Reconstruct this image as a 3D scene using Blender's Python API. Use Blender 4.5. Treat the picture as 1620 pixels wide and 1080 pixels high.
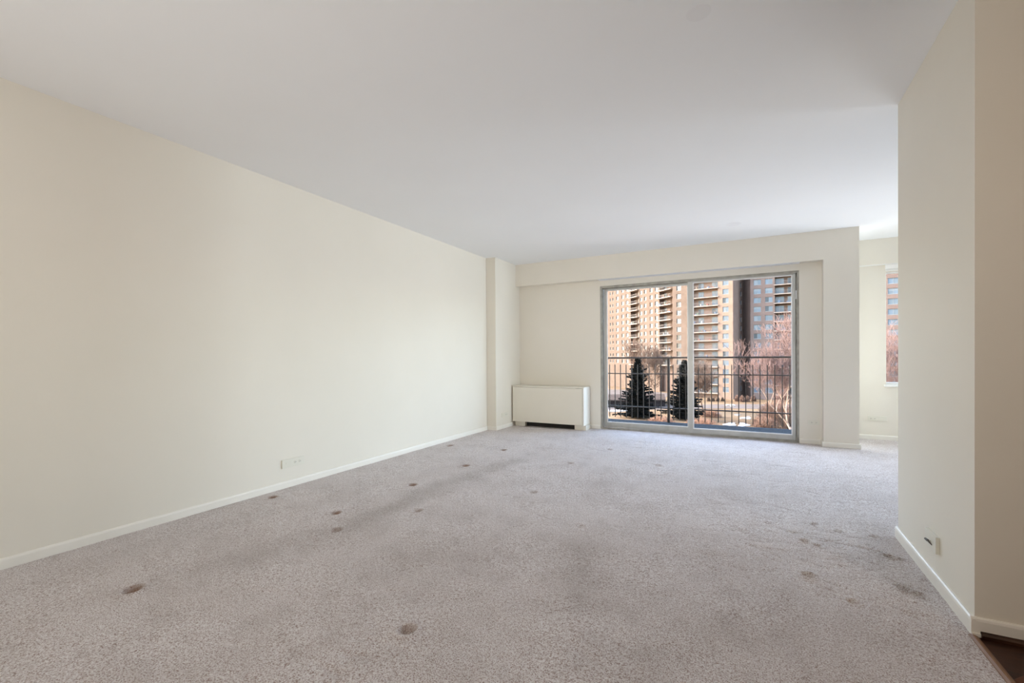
import bpy, bmesh, math, random
import numpy as np
from mathutils import Vector, Matrix
R = math.radians
random.seed(7)
rng = np.random.default_rng(7)
for o in list(bpy.data.objects):
    bpy.data.objects.remove(o, do_unlink=True)
SC = bpy.context.scene
COL = SC.collection

# ------------------------------------------------------------------ camera
F, CY, YAW, EYE, ROLL, PITCH = 707.7344, 569.2672, 0.4826, 1.037, -0.0065, -0.007
_c, _s = math.cos(YAW), math.sin(YAW)
_fwd = Vector((-_s, _c, 0)); _right = Vector((_c, _s, 0)); _up = Vector((0, 0, 1))
_f2 = _fwd * math.cos(PITCH) + _up * math.sin(PITCH)
_u2 = _up * math.cos(PITCH) - _fwd * math.sin(PITCH)
_r3 = _right * math.cos(ROLL) + _u2 * math.sin(ROLL)
_u3 = _u2 * math.cos(ROLL) - _right * math.sin(ROLL)
cam = bpy.data.cameras.new('camera')
cam.sensor_width = 36.0
cam.lens = F / 1620 * 36.0
cam.shift_y = (CY - 540) / 1620
cam.clip_start = 0.05
cam.clip_end = 1500
camo = bpy.data.objects.new('camera', cam)
COL.objects.link(camo)
M = Matrix((_r3, _u3, -_f2)).transposed().to_4x4()
M.translation = Vector((0, 0, EYE))
camo.matrix_world = M
SC.camera = camo

# ------------------------------------------------------------------ world, sun, lamps, exposure
SKY_STRENGTH = 2.2
SUN_AZ, SUN_EL = R(-96), R(29)
W = bpy.data.worlds.new('world')
SC.world = W
W.use_nodes = True
wn = W.node_tree
sky = wn.nodes.new('ShaderNodeTexSky')
sky.sky_type = 'NISHITA'
sky.sun_disc = False
sky.sun_elevation = SUN_EL
sky.sun_rotation = SUN_AZ
sky.air_density = 1.0
sky.dust_density = 2.0
bg = wn.nodes['Background']
hsv = wn.nodes.new('ShaderNodeHueSaturation')
hsv.inputs['Saturation'].default_value = 0.9
wn.links.new(sky.outputs[0], hsv.inputs['Color'])
wn.links.new(hsv.outputs[0], bg.inputs[0])
bg.inputs[1].default_value = SKY_STRENGTH

sun = bpy.data.lights.new('sun', 'SUN')
sun.energy = 4.1
sun.angle = R(0.6)
sun.color = (1.0, 0.89, 0.75)
suno = bpy.data.objects.new('sun', sun)
COL.objects.link(suno)
_sd = Vector((math.sin(SUN_AZ) * math.cos(SUN_EL), math.cos(SUN_AZ) * math.cos(SUN_EL), math.sin(SUN_EL)))
suno.rotation_euler = _sd.to_track_quat('Z', 'Y').to_euler()

def area(name, loc, target, sx, sy, power, color, portal=False, spread=180):
    l = bpy.data.lights.new(name, 'AREA')
    l.shape = 'RECTANGLE'; l.size = sx; l.size_y = sy
    l.energy = power; l.color = color; l.spread = R(spread)
    if portal:
        l.cycles.is_portal = True
    o = bpy.data.objects.new(name, l)
    COL.objects.link(o)
    o.location = loc
    d = Vector(target) - Vector(loc)
    o.rotation_euler = (-d).to_track_quat('Z', 'Y').to_euler()
    return o
area('door_portal', (-0.65, 6.45, 1.02), (-0.65, 5.0, 1.02), 2.45, 2.05, 1, (1, 1, 1), True)
area('window_portal', (2.5, 7.1, 1.37), (2.5, 5.0, 1.37), 2.05, 1.45, 1, (1, 1, 1), True)
# fill lamps added out of view to brighten the room
# added fill lamp standing in for daylight through an unseen dining-end window
area('side_window_fill', (7.56, 6.0, 1.38), (0, 5.4, 1.5), 1.4, 1.36, 84, (0.80, 0.91, 1.0), False, 90)
area('dining_fill_uplight', (2.3, 6.25, 0.45), (-1.3, 4.3, 2.44), 1.0, 1.0, 18, (0.90, 0.96, 1.0), False, 110)  # unseen uplight added to lift the far ceiling
# added fill lamps in the hall and behind the camera
area('hall_fill', (2.0, 0.2, 2.36), (1.4, 1.2, 0), 0.4, 0.4, 11, (1.0, 0.70, 0.45))
area('bounce_fill', (-1.1, -1.1, 1.2), (-1.6, -0.2, 2.44), 1.4, 1.4, 32, (1.0, 0.955, 0.91))
area('rear_fill', (-1.7, -2.3, 1.35), (-1.2, 6.0, 1.5), 2.8, 2.0, 9, (1.0, 0.96, 0.90), False, 44)

SC.view_settings.view_transform = 'Standard'
SC.view_settings.look = 'None'
SC.view_settings.gamma = 1.0
SC.view_settings.use_curve_mapping = False
SC.view_settings.exposure = 0.0
SC.cycles.max_bounces = 10
SC.cycles.diffuse_bounces = 7
SC.cycles.glossy_bounces = 3
SC.cycles.transmission_bounces = 6
SC.cycles.transparent_max_bounces = 12
SC.cycles.caustics_reflective = False
SC.cycles.caustics_refractive = False
SC.cycles.sample_clamp_indirect = 6.0
SC.cycles.use_denoising = True

# ------------------------------------------------------------------ pixel helpers (reading places off the photograph)
def ext(px, d, z=0.0):
    """world point on the vertical through photo column px at depth d along the view"""
    r = (px - 810) / F * d
    return Vector((_c * r - _s * d, _s * r + _c * d, z))
def zat(px, py, d):
    r = (px - 810) / F * d
    hy = CY + (-(px - 810)) * math.sin(-ROLL) - F * math.tan(-PITCH) * 1.0
    return EYE + (hy - py) / F * d

# ------------------------------------------------------------------ material helpers
def newmat(name, color, rough=0.6, metal=0.0, spec=0.5):
    m = bpy.data.materials.new(name)
    m.use_nodes = True
    b = m.node_tree.nodes['Principled BSDF']
    b.inputs['Base Color'].default_value = (*color, 1)
    b.inputs['Roughness'].default_value = rough
    b.inputs['Metallic'].default_value = metal
    b.inputs['Specular IOR Level'].default_value = spec
    return m
def nd(m, t, **kw):
    n = m.node_tree.nodes.new(t)
    for k, v in kw.items():
        if k in n.inputs.keys():
            n.inputs[k].default_value = v
        else:
            setattr(n, k, v)
    return n
def lk(m, a, b):
    m.node_tree.links.new(a, b)
def bsdf(m):
    return m.node_tree.nodes['Principled BSDF']
def ramp(m, stops):
    n = nd(m, 'ShaderNodeValToRGB')
    cr = n.color_ramp
    while len(cr.elements) > 1:
        cr.elements.remove(cr.elements[-1])
    cr.elements[0].position = stops[0][0]; cr.elements[0].color = (*stops[0][1], 1)
    for p, c in stops[1:]:
        e = cr.elements.new(p); e.color = (*c, 1)
    return n
def noisy(name, c1, c2, scale=8.0, rough=0.7, bump=0.0, bscale=60.0, detail=4.0, metal=0.0, stretch=None, lo=0.35, hi=0.65, spec=0.5, obj_coord=True):
    m = newmat(name, c1, rough, metal, spec)
    tc = nd(m, 'ShaderNodeTexCoord')
    src = tc.outputs['Object']
    if stretch:
        mp = nd(m, 'ShaderNodeMapping'); mp.inputs['Scale'].default_value = stretch
        lk(m, src, mp.inputs['Vector']); src = mp.outputs[0]
    n = nd(m, 'ShaderNodeTexNoise', Scale=scale, Detail=detail)
    lk(m, src, n.inputs['Vector'])
    r = ramp(m, [(lo, c1), (hi, c2)])
    lk(m, n.outputs['Fac'], r.inputs[0]); lk(m, r.outputs[0], bsdf(m).inputs['Base Color'])
    if bump:
        n2 = nd(m, 'ShaderNodeTexNoise', Scale=bscale, Detail=3.0)
        lk(m, src, n2.inputs['Vector'])
        bp = nd(m, 'ShaderNodeBump', Strength=bump, Distance=0.002)
        lk(m, n2.outputs['Fac'], bp.inputs['Height']); lk(m, bp.outputs[0], bsdf(m).inputs['Normal'])
    return m

PAINT = noisy('cream_paint', (0.775, 0.735, 0.647), (0.79, 0.749, 0.662), 2.0, 0.55, 0.10, 260.0, spec=0.3)
CEIL = noisy('ceiling_paint', (0.865, 0.875, 0.885), (0.88, 0.89, 0.90), 1.2, 0.8, 0.08, 200.0, spec=0.2)
BASE = noisy('baseboard_paint', (0.82, 0.79, 0.72), (0.85, 0.82, 0.75), 6.0, 0.38, 0.1, 90.0)
TRIMW = noisy('white_trim_paint', (0.84, 0.83, 0.79), (0.86, 0.85, 0.82), 5.0, 0.35)
UNITM = noisy('unit_enamel', (0.78, 0.745, 0.65), (0.80, 0.765, 0.67), 3.0, 0.42, 0.05, 300.0)
UNITSIDE = noisy('unit_side_enamel', (0.82, 0.80, 0.74), (0.84, 0.82, 0.76), 3.0, 0.35)
ALU = noisy('door_aluminium', (0.43, 0.43, 0.405), (0.51, 0.51, 0.485), 9.0, 0.42, 0.1, 120.0, metal=0.35, stretch=(1, 1, 0.25))
ALUD = noisy('weathered_aluminium', (0.30, 0.285, 0.25), (0.42, 0.405, 0.36), 12.0, 0.5, 0.1, 120.0, metal=0.3)
BEAD = noisy('glazing_bead', (0.80, 0.80, 0.79), (0.86, 0.86, 0.86), 9.0, 0.35)
DARK = noisy('dark_void', (0.012, 0.010, 0.009), (0.02, 0.017, 0.014), 9.0, 0.8)
IRON = noisy('railing_paint', (0.012, 0.009, 0.008), (0.018, 0.0135, 0.012), 15.0, 0.5, 0.2, 80.0)
DECKM = noisy('deck_coating', (0.020, 0.028, 0.038), (0.030, 0.040, 0.052), 14.0, 0.95, 0.3, 90.0, detail=6, spec=0.05)
PLATE = noisy('ivory_plate', (0.74, 0.715, 0.62), (0.76, 0.735, 0.64), 9.0, 0.35)
SLOT = newmat('slot_dark', (0.10, 0.085, 0.07), 0.6)
CONC = noisy('concrete', (0.42, 0.38, 0.33), (0.55, 0.50, 0.44), 0.6, 0.9)

# glass: clear pane with a faint reflection
GLASS = bpy.data.materials.new('clear_glass'); GLASS.use_nodes = True
nt = GLASS.node_tree; nt.nodes.clear()
_o = nt.nodes.new('ShaderNodeOutputMaterial'); _m = nt.nodes.new('ShaderNodeMixShader')
_t = nt.nodes.new('ShaderNodeBsdfTransparent'); _g = nt.nodes.new('ShaderNodeBsdfGlossy'); _l = nt.nodes.new('ShaderNodeLayerWeight')
_t.inputs[0].default_value = (0.965, 0.972, 0.97, 1)
_g.inputs['Roughness'].default_value = 0.02
_l.inputs['Blend'].default_value = 0.08
nt.links.new(_l.outputs['Fresnel'], _m.inputs[0]); nt.links.new(_t.outputs[0], _m.inputs[1]); nt.links.new(_g.outputs[0], _m.inputs[2]); nt.links.new(_m.outputs[0], _o.inputs[0])

# carpet
CARPET = newmat('carpet_pile', (0.4, 0.36, 0.34), 0.95, 0, 0.1)
def _carpet():
    m = CARPET
    tc = nd(m, 'ShaderNodeTexCoord'); P = tc.outputs['Object']
    n1 = nd(m, 'ShaderNodeTexNoise', Scale=210.0, Detail=3.0, Roughness=0.65); lk(m, P, n1.inputs['Vector'])
    n1b = nd(m, 'ShaderNodeTexNoise', Scale=70.0, Detail=4.0, Roughness=0.7); lk(m, P, n1b.inputs['Vector'])
    n3 = nd(m, 'ShaderNodeTexNoise', Scale=2.3, Detail=5.0, Roughness=0.65); lk(m, P, n3.inputs['Vector'])
    n4 = nd(m, 'ShaderNodeTexNoise', Scale=9.0, Detail=6.0, Roughness=0.7); lk(m, P, n4.inputs['Vector'])
    mx = nd(m, 'ShaderNodeMath', operation='MULTIPLY_ADD'); mx.inputs[1].default_value = 0.35
    lk(m, n1b.outputs['Fac'], mx.inputs[0]); lk(m, n1.outputs['Fac'], mx.inputs[2])
    r1 = ramp(m, [(0.48, (0.25, 0.150, 0.112)), (0.585, (0.51, 0.410, 0.375)), (0.67, (0.74, 0.68, 0.665)), (0.80, (0.92, 0.89, 0.875))])
    lk(m, mx.outputs[0], r1.inputs[0])
    # large soft soiling
    r3 = ramp(m, [(0.36, (0.90, 0.89, 0.88)), (0.54, (1.0, 1.0, 1.0))]); lk(m, n3.outputs['Fac'], r3.inputs[0])
    r4 = ramp(m, [(0.30, (0.88, 0.87, 0.86)), (0.50, (1.0, 1.0, 1.0))]); lk(m, n4.outputs['Fac'], r4.inputs[0])
    a = nd(m, 'ShaderNodeMix', data_type='RGBA', blend_type='MULTIPLY'); a.inputs[0].default_value = 1
    lk(m, r1.outputs[0], a.inputs[6]); lk(m, r3.outputs[0], a.inputs[7])
    b = nd(m, 'ShaderNodeMix', data_type='RGBA', blend_type='MULTIPLY'); b.inputs[0].default_value = 1
    lk(m, a.outputs[2], b.inputs[6]); lk(m, r4.outputs[0], b.inputs[7])
    at = nd(m, 'ShaderNodeAttribute'); at.attribute_name = 'soil_and_shade'
    sp = nd(m, 'ShaderNodeSeparateColor'); lk(m, at.outputs['Color'], sp.inputs[0])
    c = nd(m, 'ShaderNodeMix', data_type='RGBA', blend_type='MIX')
    c.inputs[7].default_value = (0.235, 0.115, 0.055, 1)
    lk(m, sp.outputs[0], c.inputs[0]); lk(m, b.outputs[2], c.inputs[6])
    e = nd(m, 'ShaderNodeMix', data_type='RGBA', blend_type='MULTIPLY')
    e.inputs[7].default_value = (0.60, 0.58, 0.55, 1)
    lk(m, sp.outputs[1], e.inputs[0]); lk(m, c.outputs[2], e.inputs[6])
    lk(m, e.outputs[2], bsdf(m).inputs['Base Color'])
    hm = nd(m, 'ShaderNodeMath', operation='MULTIPLY_ADD'); hm.inputs[1].default_value = 1.3
    lk(m, n1b.outputs['Fac'], hm.inputs[0]); lk(m, n1.outputs['Fac'], hm.inputs[2])
    bp = nd(m, 'ShaderNodeBump', Strength=0.9, Distance=0.007)
    lk(m, hm.outputs[0], bp.inputs['Height'])
    bp2 = nd(m, 'ShaderNodeBump', Strength=0.5, Distance=0.02)
    lk(m, n4.outputs['Fac'], bp2.inputs['Height']); lk(m, bp2.outputs[0], bp.inputs['Normal'])
    lk(m, bp.outputs[0], bsdf(m).inputs['Normal'])
    bsdf(m).inputs['Sheen Weight'].default_value = 0.15
_carpet()
WOOD = [noisy('dark_wood_%s' % n, a, b, 6.0, 0.42, 0.15, 90.0, stretch=(1, 9, 1), spec=0.25) for n, a, b in
        (('walnut', (0.060, 0.020, 0.009), (0.11, 0.038, 0.018)), ('mahogany', (0.08, 0.026, 0.011), (0.14, 0.048, 0.022)), ('brown', (0.026, 0.009, 0.005), (0.055, 0.020, 0.010)))]

# ------------------------------------------------------------------ mesh helpers
def mesh_obj(name, verts, faces, mats, parent=None, mi=None, smooth=False):
    me = bpy.data.meshes.new(name)
    me.from_pydata([tuple(v) for v in verts], [], faces)
    for m in (mats if isinstance(mats, (list, tuple)) else [mats]):
        me.materials.append(m)
    if mi is not None:
        me.polygons.foreach_set('material_index', mi)
    if smooth:
        me.polygons.foreach_set('use_smooth', [True] * len(me.polygons))
    me.update()
    o = bpy.data.objects.new(name, me)
    COL.objects.link(o)
    if parent:
        o.parent = parent
    return o
class MB:
    """collects boxes, tubes and quads for ONE mesh object"""
    def __init__(s):
        s.v = []; s.f = []; s.m = []
    def box(s, x0, x1, y0, y1, z0, z1, mi=0):
        if x0 > x1: x0, x1 = x1, x0
        if y0 > y1: y0, y1 = y1, y0
        b = len(s.v)
        s.v += [(x0, y0, z0), (x1, y0, z0), (x1, y1, z0), (x0, y1, z0), (x0, y0, z1), (x1, y0, z1), (x1, y1, z1), (x0, y1, z1)]
        s.f += [(b, b + 3, b + 2, b + 1), (b + 4, b + 5, b + 6, b + 7), (b, b + 1, b + 5, b + 4), (b + 1, b + 2, b + 6, b + 5), (b + 2, b + 3, b + 7, b + 6), (b + 3, b, b + 4, b + 7)]
        s.m += [mi] * 6
        return s
    def quad(s, a, b_, c, d, mi=0):
        b = len(s.v); s.v += [tuple(a), tuple(b_), tuple(c), tuple(d)]; s.f.append((b, b + 1, b + 2, b + 3)); s.m.append(mi); return s
    def prism(s, prof, axis, a0, a1, mi=0):
        """prof: list of (u,v) ccw; extruded along axis. axis 'x': (u,v)=(y,z); 'y': (x,z); 'z': (x,y)"""
        n = len(prof); b = len(s.v)
        def pt(u, v, a):
            return (a, u, v) if axis == 'x' else (u, a, v) if axis == 'y' else (u, v, a)
        s.v += [pt(u, v, a0) for u, v in prof] + [pt(u, v, a1) for u, v in prof]
        for i in range(n):
            j = (i + 1) % n
            s.f.append((b + i, b + j, b + n + j, b + n + i)); s.m.append(mi)
        s.f.append(tuple(range(b + n - 1, b - 1, -1))); s.f.append(tuple(range(b + n, b + 2 * n))); s.m += [mi, mi]
        return s
    def tube(s, p, q, r0, r1, n=3, mi=0):
        p = Vector(p); q = Vector(q); d = (q - p)
        if d.length < 1e-6: return s
        d.normalize()
        a = d.orthogonal().normalized(); c = d.cross(a)
        b = len(s.v)
        for (o, r) in ((p, r0), (q, r1)):
            for k in range(n):
                t = 2 * math.pi * k / n
                s.v.append(tuple(o + (a * math.cos(t) + c * math.sin(t)) * r))
        for k in range(n):
            j = (k + 1) % n
            s.f.append((b + k, b + j, b + n + j, b + n + k)); s.m.append(mi)
        return s
    def build(s, name, mats, parent=None, smooth=False, bevel=0.0):
        o = mesh_obj(name, s.v, s.f, mats, parent, s.m, smooth)
        bm = bmesh.new(); bm.from_mesh(o.data)
        if bevel:
            bmesh.ops.bevel(bm, geom=list(bm.edges), offset=bevel, segments=2, affect='EDGES', profile=0.5, clamp_overlap=True)
        bmesh.ops.recalc_face_normals(bm, faces=bm.faces)
        bm.to_mesh(o.data); bm.free()
        return o
def tag(o, label=None, cat=None, group=None, kind=None):
    if label: o['label'] = label
    if cat: o['category'] = cat
    if group: o['group'] = group
    if kind: o['kind'] = kind
    return o
def struct(o, label=None):
    o['kind'] = 'structure'
    if label: o['label'] = label
    return o
def empty(name, loc=(0, 0, 0), rz=0.0, parent=None):
    o = bpy.data.objects.new(name, None)
    o.empty_display_size = 0.1
    COL.objects.link(o); o.location = loc; o.rotation_euler = (0, 0, rz)
    if parent: o.parent = parent
    return o

# ------------------------------------------------------------------ room shell
H = 2.44
XL = -3.2757; PW = 0.1476; XP = XL + PW; YP = 5.479
YS = 6.1062; YB = 6.2386; YF = 6.8817
XR1, YR1, XR2, YR2 = 0.7594, 3.2501, 0.7459, 2.2536
PX1, PX2 = 0.771, 1.0967
DL, DR = -1.845, 0.551
ZH = 2.034        # door head
ZSOF = 2.111      # underside of the soffit
YBK = -2.6        # back of the room, behind the camera
XD = 7.6          # right side of the dining end and of the hall
WT = 0.16

struct(MB().box(XL - WT, XL, YBK - WT, YB + WT, -0.2, H).build('wall_left', PAINT), 'long bare cream wall on the left')
struct(MB().box(XL, XP, YP, YB + WT, 0, H).build('wall_pilaster', PAINT), 'shallow cream pilaster in the far left corner')
# far wall around the glass door, with the soffit and the pier in front
wb = MB()
wb.box(XP, DL, YB, YB + WT, 0, H)
wb.box(DL, DR, YB, YB + WT, ZH, H)
wb.box(DR, PX2, YB, YB + WT, 0, H)
struct(wb.build('wall_back', PAINT), 'cream wall around the sliding glass door')
struct(MB().box(XP, PX1, YS, YB, ZSOF, H).build('trim_1', PAINT), 'shallow soffit above the glass door')
struct(MB().box(PX1, PX2, YS, YB, 0, H).build('wall_pier', PAINT), 'cream pier to the right of the glass door')
struct(MB().box(PX2 - WT, PX2, YB + WT, YF + WT, -0.2, H).build('wall_return', PAINT))
struct(MB().box(DL, DR, YS + .001, YB - .0005, ZSOF - .0015, ZSOF - .0002).build('trim_lit_underside', CEIL), 'thin white panel standing in for the lit underside of the soffit over the glass door')  # added pale sheet: light on the soffit's underside put into its colour
# dining end, with its window
FX0, FX1, FZ0, FZ1 = 1.497, 3.50, 0.672, 2.036
wf = MB()
wf.box(PX2, FX0, YF + 0.012, YF + WT, 0, 2.13)
wf.box(FX1, XD, YF + 0.012, YF + WT, 0, 2.13)
wf.box(FX0, FX1, YF + 0.012, YF + WT, 0, FZ0)
wf.box(FX0, FX1, YF + 0.012, YF + WT, FZ1, 2.13)
struct(wf.build('wall_far', PAINT), 'cream wall of the dining end beyond the pier')
struct(MB().box(PX2, XD, YF - 0.004, YF + WT, 2.13, H).build('trim_2', PAINT), 'slightly proud band above the far window')
struct(MB().box(PX2, XD, YF - 0.006, YF + 0.012, 2.118, 2.1299).build('trim_3', TRIMW), 'thin white strip under the band above the far window')
DIMW = noisy('dark_unseen_paint', (0.20, 0.18, 0.155), (0.22, 0.20, 0.17), 2.0, 0.7)  # unseen walls darkened to cut the light bouncing off them
wr = MB()
wr.box(XD, XD + WT, YBK - WT, 5.27, -0.2, H); wr.box(XD, XD + WT, 6.74, YF + WT, -0.2, H)
wr.box(XD, XD + WT, 5.27, 6.74, -0.2, 0.69); wr.box(XD, XD + WT, 5.27, 6.74, 2.07, H)
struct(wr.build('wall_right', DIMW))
struct(MB().box(XR1 + .05, XD, YR1 + .0001, YR1 + .012, 0, H).build('wall_dark_lining', DIMW))  # thin dark sheet added behind the partition to soak up light
sw = struct(empty('window_2', (0, 0, 0)))  # unseen side window, added and sized for the light it brings in
MB().box(XD + .03, XD + .08, 5.27, 5.32, .69, 2.07).box(XD + .03, XD + .08, 6.69, 6.74, .69, 2.07).box(XD + .03, XD + .08, 5.32, 6.69, .69, .74).box(XD + .03, XD + .08, 5.32, 6.69, 2.02, 2.07).box(XD + .03, XD + .08, 5.98, 6.04, .74, 2.02).build('window_frame', BEAD, sw, bevel=.002)
MB().box(XD + .05, XD + .052, 5.31, 6.70, .73, 2.03).build('glass_pane', GLASS, sw)
# partition block on the right: its long face is very slightly out of square
pb = MB().prism([(XR2, YR2), (XD, YR2), (XD, YR1), (XR1, YR1)], 'z', 0, H)
struct(pb.build('wall_partition', PAINT), 'cream partition at the right with a dim end face')
struct(MB().box(XL - WT, XD + WT, YBK - WT, YBK, -0.2, H).build('wall_rear', PAINT))
ceil = struct(MB().box(XL - WT, XD + WT, YBK - WT, YF + WT, H, H + 0.2).build('ceiling', CEIL), 'plain white ceiling')
# round blanking discs, painted over, on the ceiling
def disc(name, x, y, r, parent):
    n = 28
    prof = [(x + r * math.cos(2 * math.pi * k / n), y + r * math.sin(2 * math.pi * k / n)) for k in range(n)]
    prof2 = [(x + (r - .004) * math.cos(2 * math.pi * k / n), y + (r - .004) * math.sin(2 * math.pi * k / n)) for k in range(n)]
    b = MB(); b.prism(prof, 'z', H - 0.0009, H - 0.0001); b.prism(prof2, 'z', H - 0.0014, H - 0.0008)
    return b.build(name, noisy('disc_paint', (0.835, 0.84, 0.85), (0.845, 0.85, 0.86), 3.0, 0.7), parent)
disc('blanking_disc', -0.17, 1.99, 0.048, ceil)
disc('blanking_disc', -0.115, 5.35, 0.075, ceil)

# ------------------------------------------------------------------ carpet
CX0 = 0.727
dents = [  # x, y, radius, depth, soil
    (-2.446, 0.976, 0.0310, 0.0170, 0.95), (-1.142, 1.309, .026, .019, .38), (-3.134, 2.112, 0.0280, 0.0100, 0.90), (-2.440, 2.097, 0.0270, 0.0110, 0.95),
    (-2.198, 1.888, 0.0300, 0.0090, 0.50), (-2.411, 2.837, 0.0300, 0.0110, 0.95), (-2.375, 3.559, 0.0320, 0.0110, 0.95), (-3.088, 4.311, 0.0320, 0.0110, 0.90),
    (-2.405, 4.365, 0.0320, 0.0100, 0.80), (-1.978, 2.377, 0.0280, 0.0080, 0.40), (0.285, 2.953, 0.0197, 0.0136, 0.05), (0.336, 2.913, 0.0148, 0.0096, 0.03),
    (0.256, 2.502, 0.0230, 0.0160, 0.06), (0.615, 2.974, 0.0148, 0.0112, 0.05), (0.645, 2.915, 0.0197, 0.0144, 0.07), (0.690, 2.900, 0.0148, 0.0096, 0.05),
    (0.598, 2.553, 0.0131, 0.0120, 0.05), (0.612, 2.530, 0.0180, 0.0160, 0.10), (0.655, 2.500, 0.0180, 0.0120, 0.06), (0.395, 2.317, 0.0197, 0.0096, 0.04),
    (0.116, 3.176, 0.0246, 0.0040, 0.05), (0.471, 3.197, 0.0246, 0.0064, 0.05), (0.360, 3.280, 0.0246, 0.0064, 0.05), (0.642, 3.201, 0.0205, 0.0072, 0.05),
    (-1.450, 3.100, 0.0300, 0.0060, 0.35), (-1.520, 4.100, 0.0300, 0.0070, 0.30), (-1.350, 4.900, 0.0300, 0.0070, 0.20), (-0.750, 4.400, 0.0300, 0.0060, 0.20), (-0.900, 2.600, 0.0300, 0.0040, 0.10)]
def carpet():
    st = 0.0135
    xs = np.concatenate([np.arange(XL - 0.02, 0.9, .0085), np.arange(.9, 2.6, .02)]); ys = np.concatenate([np.arange(0.35, 3.1, .0075), np.arange(3.1, YF + 0.02, .013)]); st = .008
    X, Y = np.meshgrid(xs, ys)
    Z = np.zeros_like(X)
    for k in range(26):      # low undulation and scuffs of the pile
        fx, fy = rng.normal(0, 5.5, 2); ph = rng.uniform(0, 6.28)
        Z += 0.00045 * np.sin(fx * X + fy * Y + ph)
    for k in range(420):     # short scuff marks
        cx, cy = rng.uniform(-3.2, .75), rng.uniform(.6, 6.2)
        a = rng.normal(0.35, .5); L = rng.uniform(.03, .10); w = rng.uniform(.010, .020)
        u = (X - cx) * math.cos(a) + (Y - cy) * math.sin(a); v = -(X - cx) * math.sin(a) + (Y - cy) * math.cos(a)
        Z -= rng.uniform(.0015, .0055) * np.exp(-(u / L) ** 2 - (v / w) ** 2)
    for k in range(70):     # rucked pile near the partition
        cx, cy = rng.uniform(-.2, .72), rng.uniform(2.25, 3.6)
        a = rng.normal(-.25, .35); L = rng.uniform(.04, .12); w = rng.uniform(.009, .016)
        u = (X - cx) * math.cos(a) + (Y - cy) * math.sin(a); v = -(X - cx) * math.sin(a) + (Y - cy) * math.cos(a)
        Z -= rng.uniform(.002, .0052) * np.exp(-(u / L) ** 2 - (v / w) ** 2)
    S = np.zeros_like(X)
    for (x, y, r, dp, so) in dents:
        d2 = (X - x) ** 2 + (Y - y) ** 2
        Z -= 1.25 * dp * np.exp(-(d2 / (r * r)) ** 2.6)
        Z += 0.42 * dp * np.exp(-((np.sqrt(d2) - 1.55 * r) / (.42 * r)) ** 2)
        S = np.maximum(S, so * np.exp(-(((X - x) / (r * 1.15)) ** 2 + ((Y - y - .25 * r) / (r * 1.15)) ** 2) ** 1.5))
    # streaks darkened in colour, standing in for shading from the pile direction
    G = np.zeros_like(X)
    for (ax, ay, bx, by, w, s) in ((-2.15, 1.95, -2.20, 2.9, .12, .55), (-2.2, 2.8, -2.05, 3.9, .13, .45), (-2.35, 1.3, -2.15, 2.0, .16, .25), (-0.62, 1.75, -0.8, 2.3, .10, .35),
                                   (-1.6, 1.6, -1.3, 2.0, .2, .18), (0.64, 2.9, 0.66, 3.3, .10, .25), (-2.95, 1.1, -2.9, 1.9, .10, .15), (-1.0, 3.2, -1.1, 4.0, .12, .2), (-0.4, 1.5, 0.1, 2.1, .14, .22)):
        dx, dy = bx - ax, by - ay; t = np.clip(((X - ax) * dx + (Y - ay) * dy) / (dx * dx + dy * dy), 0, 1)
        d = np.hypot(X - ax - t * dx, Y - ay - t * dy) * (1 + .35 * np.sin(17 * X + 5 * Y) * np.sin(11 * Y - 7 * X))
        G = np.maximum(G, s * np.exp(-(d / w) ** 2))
    keep = (X[:-1, :-1] + st * .5 < CX0 + 0.01 * 0) | (Y[:-1, :-1] + st * .5 > 2.25)
    ny, nx = X.shape
    idx = np.arange(nx * ny).reshape(ny, nx)
    q = np.stack([idx[:-1, :-1], idx[:-1, 1:], idx[1:, 1:], idx[1:, :-1]], -1)[keep]
    used = np.unique(q); remap = -np.ones(nx * ny, int); remap[used] = np.arange(len(used))
    co = np.stack([X.ravel(), Y.ravel(), Z.ravel()], -1)[used]; q = remap[q]
    me = bpy.data.meshes.new('carpet')
    me.vertices.add(len(co)); me.vertices.foreach_set('co', co.ravel())
    me.loops.add(q.size); me.loops.foreach_set('vertex_index', q.ravel().astype(np.int32))
    me.polygons.add(len(q)); me.polygons.foreach_set('loop_start', np.arange(0, q.size, 4, dtype=np.int32))
    me.polygons.foreach_set('use_smooth', np.ones(len(q), bool))
    at = me.color_attributes.new('soil_and_shade', 'FLOAT_COLOR', 'POINT')
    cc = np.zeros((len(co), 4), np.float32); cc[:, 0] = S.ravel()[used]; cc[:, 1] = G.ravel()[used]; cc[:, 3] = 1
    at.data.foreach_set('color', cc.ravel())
    me.update(calc_edges=True); me.validate()
    me.materials.append(CARPET)
    o = bpy.data.objects.new('floor', me); COL.objects.link(o)
    return struct(o, 'worn beige wall to wall carpet with furniture dents')
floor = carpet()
struct(MB().box(XL - WT, XD + WT, YBK - WT, YF + WT, -0.25, -0.03).build('floor_slab', CONC))
rc = MB(); rc.box(XL - .01, CX0, YBK, 0.36, -0.03, 0.0); rc.box(2.59, XD, YR1, YF + .01, -0.03, 0.0)
struct(rc.build('floor', CARPET))

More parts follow.
